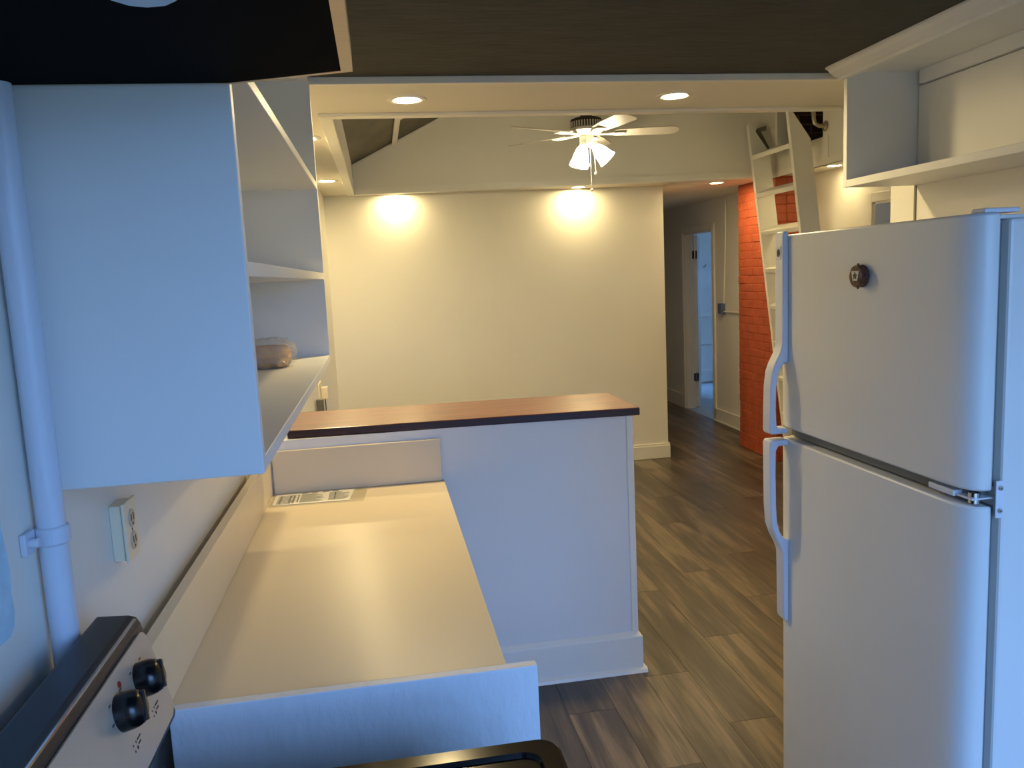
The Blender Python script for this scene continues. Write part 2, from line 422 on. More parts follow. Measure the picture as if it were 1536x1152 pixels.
    jb = MB(); jb.box(bx+.0, bx+.1, cy-.03, cy, 2.485, 3.2)
    struct(jb.build('trim_8', 'trim_white'), 'white jamb board of the loft opening')
    # loft floor and outer walls (closing the attic)
    struct(box(bx+.09, 5.8, 3.3, 7.3, 2.40, 2.485).build('floor_loft', 'joint_dark'), 'loft floor')
    struct(box(5.72, 5.8, 3.3, 7.3, 2.33, 2.6).build('wall_loft_right', 'wall_paint'), 'low outer wall of the loft')
    e = MB(); e.prism([(-.5, z), (5.7, z), (5.7, roof(5.7)), (RX, RZ), (-.5, roof(-.5))], 'y', 7.22, 7.3)
    struct(e.build('wall_loft_back', 'wall_paint'), 'rear gable wall of the loft')
attic()
# bathroom beyond the hall door and side room: plain closed shells with a window each
def side_room(name, y0, y1, wy0, wy1, wz=1.0):
    m = MB(); x0, x1 = XH+.115, 5.6
    m.box(x0, x1+.1, y0-.08, y0, 0, 2.4); m.box(x0, x1+.1, y1, y1+.08, 0, 2.4)
    m.box(x1, x1+.1, y0, wy0, 0, 2.4); m.box(x1, x1+.1, wy1, y1, 0, 2.4); m.box(x1, x1+.1, wy0, wy1, 0, wz); m.box(x1, x1+.1, wy0, wy1, 2.0, 2.4)
    m.box(x0, x1+.1, y0-.08, y1+.08, 2.4, 2.46)
    struct(m.build('wall_'+name, 'wall_paint'), 'white walls of the '+name.replace('_', ' ')+' seen through its doorway')
    struct(box(XH, x1+.1, y0-.08, y1+.08, -.1, .001).build('floor_'+name, 'tile_floor'), 'pale floor of the '+name.replace('_', ' '))
side_room('bathroom', 7.45, 10.6, 8.55, 9.25, 1.5)
side_room('side_room', 3.0, 7.37, 4.1, 5.1)

# baseboards
def baseboard(name, m, label): struct(m.build(name, 'trim_white', None, .003), label)
bb = MB().box(XL, 2.404, YB-.016, YB, 0, .112).box(XL, 2.399, YB-.010, YB, .112, .130)
baseboard('baseboard_back', bb, 'white baseboard of the back wall')
bb = MB().box(XH-.018, XH, 6.74, 7.945, 0, .14).box(XH-.03, XH-.018, 6.74, 7.945, 0, .018).box(XH-.018, XH, 8.85, 10.1, 0, .16)
baseboard('baseboard_hall_right', bb, 'white baseboard of the hallway wall')
bb = MB().box(2.389, 2.404, YB+.0, 10.1, 0, .13)
baseboard('baseboard_hall_left', bb, 'white baseboard along the hallway left wall')

# hall door
def hall_door():
    d = thing('door_1', 'white cased doorway with an open door in the hallway wall', 'door', (XH, 8.39, 0)); d['kind'] = 'structure'
    c = MB(); x0, x1 = XH-.018, XH
    c.box(x0, x1, 7.925, 7.985, 0, 2.06); c.box(x0, x1, 8.79, 8.85, 0, 2.06); c.box(x0, x1, 7.985, 8.79, 2.0, 2.06)
    c.build('casing', 'trim_white', d, .003)
    j = MB(); j.box(XH, XH+.115, 8.772, 8.79, 0, 2.0); j.box(XH, XH+.115, 7.985, 8.003, 0, 2.0); j.box(XH, XH+.115, 8.003, 8.772, 1.985, 2.0)
    j.box(XH+.06, XH+.085, 8.76, 8.772, 0, 1.985)
    j.build('jamb', 'trim_white', d, .002)
    # open leaf, swung into the bathroom along the far jamb
    lf = MB().box(0, .035, 0, .76, .012, 1.98); lf.xform(Matrix.Translation((XH+.122, 8.79, 0)) @ Matrix.Rotation(math.radians(-24.5), 4, 'Z')); lf.build('door_leaf', 'trim_white', d, .002)
    for z in (.36, 1.76):
        h = MB(); h.box(XH+.085, XH+.114, 8.766, 8.772, z-.045, z+.045); h.box(XH+.126, XH+.15, 8.768, 8.774, z-.045, z+.045)
        h.tube([(XH+.12, 8.764, z-.05), (XH+.12, 8.764, z+.05)], .006, 8)
        h.build('hinge', 'brushed_nickel', d)
hall_door()
def far_door():
    d = thing('door_2', 'white five panel door on the far bathroom wall', 'door', (4.5, 10.6, 0)); d['kind'] = 'structure'
    box(4.0, 4.9, 10.57, 10.6, .03, 2.05).build('door_leaf', 'trim_white', d)
    zs = [.16, .55, .93, 1.31, 1.69, 2.0]
    for i in range(5):
        m = MB(); a, b = zs[i], zs[i+1]
        m.box(4.1, 4.8, 10.555, 10.57, a, a+.035); m.box(4.1, 4.8, 10.555, 10.57, b-.045, b-.015)
        m.box(4.1, 4.13, 10.555, 10.57, a, b-.015); m.box(4.77, 4.8, 10.555, 10.57, a, b-.015)
        m.build('panel_frame', 'trim_white', d)
    MB().tube([(4.42, 10.56, 1.62), (4.42, 10.51, 1.62), (4.42, 10.49, 1.65)], .008, 8).build('coat_hook', 'brushed_nickel', d)
far_door()
def side_door():
    d = thing('door_3', 'white cased doorway in the cream wall above the refrigerator top', 'door', (XH, 4.84, 0)); d['kind'] = 'structure'
    c = MB(); x0, x1 = XH-.018, XH
    c.box(x0, x1, 5.225, 5.29, 0, 2.077); c.box(x0, x1, 4.385, 4.45, 0, 2.077); c.box(x0, x1, 4.45, 5.225, 2.012, 2.077)
    c.build('casing', 'trim_white', d, .003)
    j = MB(); j.box(XH, XH+.115, 5.21, 5.225, 0, 2.0); j.box(XH, XH+.115, 4.45, 4.465, 0, 2.0); j.box(XH, XH+.115, 4.465, 5.21, 1.997, 2.012)
    j.build('jamb', 'trim_white', d)
side_door()

# ------------------------------------------------------------------ chimney, brick by brick
def chimney():
    x0, x1, y0, y1 = 3.14, 3.44, 6.05, 6.74
    y0 = 6.062
    t = thing('brick_chimney', 'orange-red painted brick chimney column beside the hallway', 'chimney', (x0, y0, 0))
    box(x0+.008, x1, y0+.008, y1-.008, 0, ZS).build('mortar_core', 'brick_joint', t)
    h = .0695; k = 0; z = .0; cache = {}
    def brick(nm, m, bx0, bx1, by0, by1, z0, z1, j=.0018, warp=.0014):
        o = MB().box(bx0+j, bx1-j, by0+j, by1-j, z0+j, z1-j)
        o.v = [(a+random.uniform(-warp, warp), b+random.uniform(-warp, warp), c+random.uniform(-warp, warp)) for a, b, c in o.v]
        return o.build(nm, m, t, .004, seg=1)
    while z < ZS-.02:
        zz = min(z+h, ZS)
        # face towards -x: along y
        cuts = [y0, y0+.205, y0+.41, y0+.615, y1] if k % 2 == 0 else [y0, y0+.10, y0+.305, y0+.51, y1]
        for i in range(len(cuts)-1):
            if cuts[i+1]-cuts[i] > .02:
                d = .005+random.uniform(-.002, .002)
                brick('brick', 'brick_paint', x0+.008-d, x0+.10, cuts[i], cuts[i+1], z, zz)
        # face towards -y: along x (starts behind the corner brick)
        cx = [x0+.10, x0+.30] if k % 2 == 0 else [x0+.10, x0+.205, x0+.30]
        for i in range(len(cx)-1):
            brick('brick', 'brick_paint', cx[i], min(cx[i+1], x1), y0, y0+.09, z, zz)
        z = zz; k += 1
    # bare dark part in the loft
    box(x0+.10, x1+.25, y0+.01, y1, 2.487, 3.26).build('mortar_core', 'mortar_raw', t)
    z = 2.487; k = 0
    while z < 3.18:
        cx = [x0+.10, x0+.31, x0+.52, x0+.555] if k % 2 == 0 else [x0+.10, x0+.205, x0+.415, x0+.555]
        for i in range(len(cx)-1):
            brick('brick', 'brick_raw', cx[i], cx[i+1], y0, y0+.09, z, z+h, .006)
        z += h; k += 1
chimney()

# ------------------------------------------------------------------ hall conduit
t = thing('wall_conduit', 'thin white conduit dropping to a small blue-grey junction box on hallway wall', 'conduit', (XH, 7.7, 1.15))
MB().tube([(XH-.012, 7.63, 2.30), (XH-.012, 7.64, 1.9), (XH-.012, 7.70, 1.24)], .009, 8).build('conduit', 'trim_white', t, smooth=True)
MB().tube([(XH-.012, 7.70, 1.163), (XH-.012, 6.745, 1.163)], .009, 8).build('conduit', 'trim_white', t, smooth=True)
box(XH-.05, XH, 7.69, 7.77, 1.14, 1.245).build('junction_box', 'box_blue', t, .004)

# ------------------------------------------------------------------ peninsula and bar top
def peninsula():
    t = thing('peninsula_half_wall', 'white painted half wall carrying the wooden bar top', 'half wall', (.25, YP+.07, 0))
    XE = .955
    box(XW+.001, XE-.028, YP, YP+.14, 0, 1.066).build('wall_panel', 'cabinet_white', t)
    box(XE-.028, XE, YP-.006, YP+.146, .165, 1.066).build('corner_trim', 'trim_white', t, .004)
    b = MB().box(.215, XE+.013, YP-.02, YP-.0, 0, .150); b.prism([(YP-.02, .150), (YP-.001, .150), (YP-.001, .168)], 'x', .215, XE+.0)
    b.box(XE, XE+.013, YP, YP+.16, 0, .150)
    b.build('baseboard', 'trim_white', t, .002)
    s = MB(); s.prism([(YP-.02, 0), (YP-.036, 0), (YP-.032, .012), (YP-.02, .02)], 'x', .215, XE+.026); s.box(XE+.013, XE+.026, YP-.03, YP+.16, 0, .014)
    s.build('shoe_moulding', 'trim_white', t)
    bt = MB(); bt.prism([(XL+.002, 3.03), (.972, 2.965), (.965, 3.40), (XL+.002, 3.46)], 'z', 1.067, 1.098)
    bo = bt.build('bar_top', 'bar_wood', None, .004)
    bo.data.materials.append(M['bar_edge'])
    for p in bo.data.polygons:
        if abs(p.normal.z) < .5: p.material_index = 1
    tag(bo, 'glossy red-brown wooden bar top on the white half wall', 'bar top')
peninsula()

# ------------------------------------------------------------------ base cabinet and counter
def counter():
    t = thing('base_cabinet', 'white base cabinet under the cream counter, blue-lit end panel towards stove', 'cabinet', (-.1, 2.2, 0))
    box(-.42, .165, 1.49, YP-.03, .10, ZC-.032).build('carcass', 'cabinet_white', t)
    e = box(-.43, .258, 1.465, 1.488, 0, ZC+.002).build('end_panel', 'plywood_painted', t, .002)
    box(-.40, .12, 1.49, YP-.03, 0, .10).build('plinth', 'cabinet_white', t)
    for i in range(3):
        y = 1.50+i*.49
        d = box(.166, .184, y, y+.48, .12, ZC-.04).build('door', 'cabinet_white', t, .003)
        MB().lathe([(0, 0), (.012, .004), (.014, .016), (.006, .02), (.0, .021)], 12, Matrix.Translation((.184, y+.43, .70)) @ Matrix.Rotation(PI/2, 4, 'Y')).build('knob', 'brushed_nickel', d, smooth=True)
    c = thing('countertop', 'cream laminate counter with low backsplashes beside the stove', 'countertop', (-.1, 2.2, ZC-.03))
    box(-.455, .2, 1.489, YP-.001, ZC-.03, ZC).build('slab', 'laminate', c, .002)
    box(-.455, -.431, 1.30, YP-.02, ZC+.0006, 1.018).build('backsplash', 'laminate', c, .0015)
    box(-.425, .192, YP-.02, YP-.001, ZC+.0006, 1.03).build('backsplash', 'laminate', c, .0015)
counter()

# ------------------------------------------------------------------ leaflet in a sleeve on the counter
def leaflet():
    t = thing('leaflet_in_sleeve', 'printed instruction sheet in a clear sleeve on the cream counter', 'leaflet', (-.28, 2.9, ZC))
    z = ZC+.0012
    s = MB(); s.prism([(-.415, 2.835), (-.418, 2.978), (-.135, 2.975), (-.15, 2.822)], 'z', z, z+.0012); s.build('sheet', 'paper', t)
    zz = z+.0014; p = MB()
    random.seed(3)
    for (x0, x1, n) in ((-.405, -.33, 11), (-.325, -.235, 16), (-.225, -.15, 12)):
        for i in range(n):
            y = 2.842+i*(.115/n)
            w = (x1-x0)*random.uniform(.55, 1)
            p.box(x0, x0+w, y, y+.115/n*.42, zz, zz+.0003)
    for x in (-.398, -.365, -.352): p.box(x, x+.008, 2.845, 2.95, zz, zz+.0004)
    p.build('print_lines', 'print_grey', t)['kind'] = 'stuff'
    q = MB()
    for x in (-.325, -.29, -.25, -.215): q.box(x, x+.022, 2.962, 2.97, zz, zz+.0003)
    q.box(-.335, -.331, 2.85, 2.95, zz, zz+.0004); q.box(-.205, -.201, 2.85, 2.95, zz, zz+.0004)
    q.build('print_marks', 'print_dark', t)['kind'] = 'stuff'
    f = MB(); f.prism([(-.428, 2.815), (-.427, 2.986), (-.085, 2.983), (-.10, 2.80)], 'z', z+.004, z+.0045); f.build('sleeve', 'sleeve_film', t)
    f = MB(); f.prism([(-.428, 2.815), (-.427, 2.986), (-.085, 2.983), (-.10, 2.80)], 'z', ZC+.0003, ZC+.0008); f.build('sleeve', 'sleeve_film', t)
leaflet()

# ------------------------------------------------------------------ open wall shelf unit (left)
def shelf_unit():
    y0, y1, xf = 1.19, 2.90, -.181
    t = thing('open_wall_shelf', 'tall white open shelf unit hung on the wall above the counter', 'shelf unit', (XW+.15, 2.05, 1.360))
    tt = .022
    box(XW, xf, y0, y0+tt, 1.360, ZK).build('end_panel', 'cabinet_white', t, .0015)
    box(XW, xf, y1-tt, y1, 1.360, ZK).build('end_panel', 'cabinet_white', t, .0015)
    for z in (1.360, 1.6455, 1.951):
        box(XW+.006, xf-.0005, y0+tt, y1-tt, z, z+tt).build('shelf', 'cabinet_white', t, .0015)
    box(XW+.006, xf-.0005, y0+tt, y1-tt, ZK-tt, ZK-.001).build('top_board', 'cabinet_white', t)
    box(XW, XW+.006, y0+tt, y1-tt, 1.360, ZK).build('back_panel', 'cabinet_white', t)
shelf_unit()
def bread_bag():
    t = thing('bagged_loaf', 'tan loaf in a clear plastic bag on the lowest open shelf', 'food bag', (-.36, 2.57, 1.382))
    random.seed(11)
    def lump(cx, cy, cz, rx, ry, rz, amp, name, m, p=2.6):
        bm = bmesh.new(); bmesh.ops.create_icosphere(bm, subdivisions=4, radius=1)
        from mathutils import noise
        vs = []
        for v in bm.verts:
            q = v.co.copy(); e = (abs(q.x)**p+abs(q.y)**p+abs(q.z)**p)**(1/p); q /= e
            n = noise.noise(q*3.1+Vector((cx*9, 2, 1)))*amp + noise.noise(q*7.3)*amp*.6
            q *= 1+n
            vs.append((cx+q.x*rx, cy+q.y*ry, max(1.3825, cz+q.z*rz)))
        o = MB(); o.v = vs; o.f = [tuple(l.index for l in f.verts) for f in bm.faces]; bm.free()
        return o.build(name, m, t, smooth=True)
    lump(-.346, 2.568, 1.416, .063, .069, .034, .13, 'loaf', 'bread_tan', 4)
    b = lump(-.346, 2.573, 1.425, .078, .081, .047, .16, 'plastic_bag', 'clear_film', 3)
    f = MB(); f.tube([(-.305, 2.58, 1.461), (-.281, 2.60, 1.448), (-.263, 2.61, 1.423)], .0035, 6); f.build('bag_fold', 'clear_film', t, smooth=True)
bread_bag()

# ------------------------------------------------------------------ range hood
def hood():
    t = thing('range_hood', 'black range hood with steel front lip over the stove', 'range hood', (-.26, .80, 1.902))
    z = 1.902
    pl = [(XW, .425), (-.177, .425), (-.013, .488), (-.013, 1.110), (-.177, 1.172), (XW, 1.172)]
    inn = [(XW+.005, .431), (-.179, .431), (-.028, .492), (-.028, 1.106), (-.179, 1.166), (XW+.005, 1.166)]
    top = [(XW, .45), (-.23, .45), (-.15, .5), (-.15, 1.10), (-.23, 1.15), (XW, 1.15)]
    m = MB(); k = 6
    m.v += [(x, y, z) for x, y in pl] + [(x, y, z+.035) for x, y in pl] + [(x, y, z+.15) for x, y in top] + [(x, y, z) for x, y in inn] + [(x, y, z+.012) for x, y in inn]
    for i in range(k):
        j = (i+1) % k
        m.f += [(i, j, k+j, k+i), (k+i, k+j, 2*k+j, 2*k+i), (i, 3*k+i, 3*k+j, j), (3*k+i, 4*k+i, 4*k+j, 3*k+j)]
    m.f.append(tuple(2*k+i for i in range(k)))
    m.build('shell', 'stainless', t)
    u = MB(); u.prism([(x*.998, y) for x, y in inn], 'z', z+.0005, z+.0125); u.build('underside', 'hood_black', t)
    g = MB()
    for i in range(2):
        y = .47+i*.17; g.box(-.42, -.10, y, y+.15, z-.003, z+.0005)
    g.build('grease_filter', 'hood_black', t)
    l = MB(); l.prism([(-.226, .75), (-.166, .75), (-.166, .832), (-.180, .847), (-.198, .852), (-.214, .847), (-.226, .832)], 'z', z-.004, z+.0005); l.build('lamp_lens', 'hood_lens', t, .004)
hood()

# ------------------------------------------------------------------ stove
def stove():
    x0, x1, y0, y1, zt = -.44, .225, .44, 1.2, .885
    t = thing('kitchen_stove', 'black electric stove with silver control panel beside the counter', 'stove', ((x0+x1)/2, .82, 0))
    box(x0, x1-.03, y0, y1, .02, zt-.025).build('body', 'black_enamel', t, .004)
    ct = MB()
    def rr(x0, x1, y0, y1, r, n=6):
        out = []
        for cx, cy, a in ((x1-r, y1-r, 0), (x0+r, y1-r, PI/2), (x0+r, y0+r, PI), (x1-r, y0+r, 1.5*PI)):
            out += [(cx+r*math.cos(a+PI/2*i/n), cy+r*math.sin(a+PI/2*i/n)) for i in range(n+1)]
        return out
    A = rr(x0+.01, x1+.012, y0-.004, y1+.0, .035)
    B = rr(x0+.045, x1-.023, y0+.031, y1-.035, .03)
    n = len(A)
    ct.v += [(x, y, zt-.03) for x, y in A]+[(x, y, zt-.006) for x, y in A]
    A2 = rr(x0+.016, x1+.006, y0+.002, y1-.006, .031)
    ct.v += [(x, y, zt) for x, y in A2]+[(x, y, zt) for x, y in B]+[(x, y, zt-.007) for x, y in rr(x0+.05, x1-.028, y0+.036, y1-.04, .026)]
    for r in range(4):
        for i in range(n):
            j = (i+1) % n; ct.f.append((r*n+i, r*n+j, (r+1)*n+j, (r+1)*n+i))
    ct.f.append(tuple(range(n))[::-1])
    ct.build('cooktop_rim', 'black_enamel', t, smooth=True)
    g = MB(); g.prism(rr(x0+.05, x1-.028, y0+.036, y1-.04, .026), 'z', zt-.009, zt-.0065); g.build('cooktop_glass', 'black_enamel', t)
    for (bx, by, r) in ((-.25, .64, .09), (-.25, 1.0, .075), (.04, .64, .075), (.04, 1.0, .1)):
        MB().lathe([(r, zt-.006), (r, zt-.0055), (r-.004, zt-.0055), (r-.004, zt-.006)], 32, Matrix.Translation((bx, by, 0))).build('burner_ring', 'steel_dark', t)
    d = box(x1-.03, x1, y0+.01, y1-.01, .22, zt-.08).build('oven_door', 'black_enamel', t, .006)
    MB().tube([(x1+.0, y0+.08, .75), (x1+.045, y0+.1, .755), (x1+.045, y1-.1, .755), (x1, y1-.08, .75)], .012, 10).build('handle', 'stainless', d, smooth=True)
    box(x1-.03, x1-.004, y0+.01, y1-.01, .04, .20).build('drawer', 'black_enamel', t, .006)
    # back guard: profile in xz extruded along y
    prof = [(x0, .90), (x0, 1.160), (x0+.006, 1.168), (-.391, 1.1650), (-.3805, 1.1615), (-.3755, 1.152), (-.341, 1.010), (-.342, 1.001), (-.352, .992), (-.40, .972), (-.405, .90), (-.40, .882), (x0, .882)]
    MB().prism(prof, 'y', y0, y1).build('backguard', 'stove_top_dark', t, .003)
    # silver face: tilted plate with rounded corners
    p0 = Vector((-.3748, 0, 1.149)); p1 = Vector((-.3415, 0, 1.0125)); dn = (p1-p0).normalized(); nm = Vector((-dn.z, 0, dn.x)); nm = nm if nm.x > 0 else -nm
    H = (p1-p0).length
    def on(y, s, o=0.0):
        q = p0+dn*s+nm*o; return (q.x, y, q.z)
    fp = MB(); out = []
    for (y, s) in rr(y0+.008, y1-.008, .003, H-.002, .022):
        out.append((y, s))
    k = len(out)
    fp.v += [on(y, s, .001) for y, s in out]+[on(y, s, .004) for y, s in out]
    fp.f += [tuple(range(k)), tuple(range(k, 2*k))]
    for i in range(k):
        j = (i+1) % k; fp.f.append((i, j, k+j, k+i))
    fp.build('control_panel', 'panel_silver', t)
    e = MB(); e.tube([(-.3815, y0+.012, 1.1605), (-.3815, y1-.012, 1.1605)], .0028, 8); e.build('chrome_edge', 'chrome', t, smooth=True)
    rot = Matrix((Vector((0, 1, 0)), dn, nm)).transposed().to_4x4()   # local x->y, local y->down the panel, local z->out
    for y in (.50, .585, 1.032, 1.118):
        mx = Matrix.Translation(on(y, .050, .004)) @ rot
        kb = MB().lathe([(.0245, 0), (.0245, .010), (.0238, .018), (.0208, .0255), (.0135, .030), (.0, .0315)], 28, mx, True)
        ko = kb.build('knob', 'black_plastic', t, smooth=True)
        gr = MB().box(-.004, .004, -.019, .019, .019, .0328); gr.xform(mx @ Matrix.Rotation(.5, 4, 'Z')); gr.build('knob_grip', 'black_plastic', ko, .002)
        mk = MB()
        for a in range(0, 360, 45):
            if a in (90, 270, 135): continue
            ca = math.radians(a)
            n0 = len(mk.v); mk.box(-.0035, .0035, -.0012, .0012, 0, .0004); mk.xform(mx @ Matrix.Translation((.031*math.cos(ca), .031*math.sin(ca), .0002)), n0)
        mk.build('dial_marks', 'steel_dark', t)['kind'] = 'stuff'
        for (oy, ox) in ((.055, .0),):
            im = MB()
            for dx, dy in ((-.005, -.004), (.005, -.004), (-.005, .004), (.005, .004)):
                n0 = len(im.v); im.lathe([(.0017 if (dx, dy) != (.005, .004) else .0026, 0), (0, .0004)], 8, mx @ Matrix.Translation((dx+.002, oy-.004+dy, .0002)))
            n0 = len(im.v); im.box(.012, .026, oy-.009, oy-.007, 0, .0004); im.box(.012, .022, oy-.003, oy-.001, 0, .0004); im.xform(mx, n0)
            im.build('burner_icon', 'slot_dark', t)['kind'] = 'stuff'
    lm = MB().lathe([(.0042, 0), (.004, .0015), (0, .002)], 14, Matrix.Translation(on(1.055, .022, .004)) @ rot); lm.build('indicator_lamp', 'red_lamp', t)
    w = MB()
    for i in range(7):
        w.box(-.0018, .0018, -.003, .003, 0, .0004); w.xform(Matrix.Translation(on(1.02+i*.005, .034-i*.0004, .004)) @ rot, len(w.v)-8)
    w.build('panel_lettering', 'steel_dark', t)['kind'] = 'stuff'
    for yy in (.66, .86): 
        pass
    disp = MB(); 
    for (y, s) in ((.70, .02),):
        disp.v += [on(.66, .02, .0045), on(.82, .02, .0045), on(.82, .08, .0045), on(.66, .08, .0045)]; disp.f.append((0, 1, 2, 3))
    disp.build('clock_display', 'black_plastic', t)
stove()

# ------------------------------------------------------------------ pipe, blue patch, outlet on the left wall
def pipe():
    t = thing('wall_pipe', 'white painted vertical pipe with a strap on kitchen wall', 'pipe', (-.462, 1.158, 0))
    MB().tube([(-.462, 1.156, 0), (-.462, 1.156, ZK)], .0185, 20).build('tube', 'pipe_paint', t, smooth=True)
    s = MB().lathe([(.019, -.013), (.0222, -.011), (.0222, .011), (.019, .013)], 20, Matrix.Translation((-.462, 1.156, 1.308)))
    s.box(XW, XW+.008, 1.108, 1.14, 1.293, 1.323)
    s.tube([(XW+.006, 1.120, 1.308), (XW+.02, 1.120, 1.308)], .007, 8)
    s.build('strap', 'pipe_paint', t, .002, smooth=True)
pipe()
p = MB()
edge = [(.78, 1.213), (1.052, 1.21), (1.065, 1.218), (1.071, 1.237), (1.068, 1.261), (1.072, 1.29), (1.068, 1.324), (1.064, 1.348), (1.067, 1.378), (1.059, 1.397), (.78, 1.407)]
p.prism(edge, 'x', XW, XW+.0012)  # thin ragged-edged sheet coloured pale blue, laid on the wall
tag(p.build('blue_patch', 'patch_pale_blue'), 'ragged pale blue patch on wall beside the pipe', 'paint patch')
def outlet():
    t = thing('wall_outlet', 'cream duplex outlet on a raised box under the open shelf', 'outlet', (XW, 1.475, 1.155))
    box(XW, XW+.02, 1.446, 1.504, 1.166, 1.266).build('outlet_box', 'outlet_cream', t, .002)
    pl = box(XW+.0215, XW+.027, 1.44, 1.509, 1.163, 1.2695).build('cover_plate', 'outlet_cream', t, .002)
    for z in (1.2365, 1.196):
        r = MB().lathe([(.0165, 0), (.016, .002), (0, .0022)], 20, Matrix.Translation((XW+.027, 1.4745, z)) @ Matrix.Rotation(PI/2, 4, 'Y')).build('receptacle', 'receptacle_tan', t, smooth=True)
        sl = MB().box(XW+.0285, XW+.0297, 1.4675, 1.470, z-.004, z+.008).box(XW+.0285, XW+.0297, 1.479, 1.4815, z-.004, z+.008).box(XW+.0285, XW+.0297, 1.4725, 1.4765, z-.012, z-.008)
        sl.build('slot', 'slot_dark', r)['kind'] = 'stuff'
    MB().lathe([(.003, 0), (0, .0012)], 10, Matrix.Translation((XW+.027, 1.4745, 1.216)) @ Matrix.Rotation(PI/2, 4, 'Y')).build('screw', 'steel_dark', t)
outlet()
def far_plugs():
    t = thing('wall_outlet', 'small outlet low on the side wall just past the bar top', 'outlet', (XL, 4.7, .99))
    box(XL, XL+.006, 4.62, 4.80, .93, 1.07).build('cover_plate', 'outlet_cream', t, .001)
    for nm, lab, y, z, m in (('plug_adapter', 'dark grey plug with a cord in the outlet past the bar', 4.34, .985, 'plug_grey'), ('plug_adapter', 'tall white plug adapter in the outlet past the bar', 4.74, 1.0, 'outlet_cream')):
        k = thing(nm, lab, 'plug', (XL+.006, y, z))
        box(XL+.007, XL+.045, y-.022, y+.022, z-.03, z+.04).build('housing', m, k, .004)
        MB().tube([(XL+.025, y, z-.03), (XL+.026, y, z-.07), (XL+.03, y+.005, .6)], .004, 6).build('cord', 'plug_grey', k, smooth=True)
def place_plugs():
    far_plugs()
place_plugs()

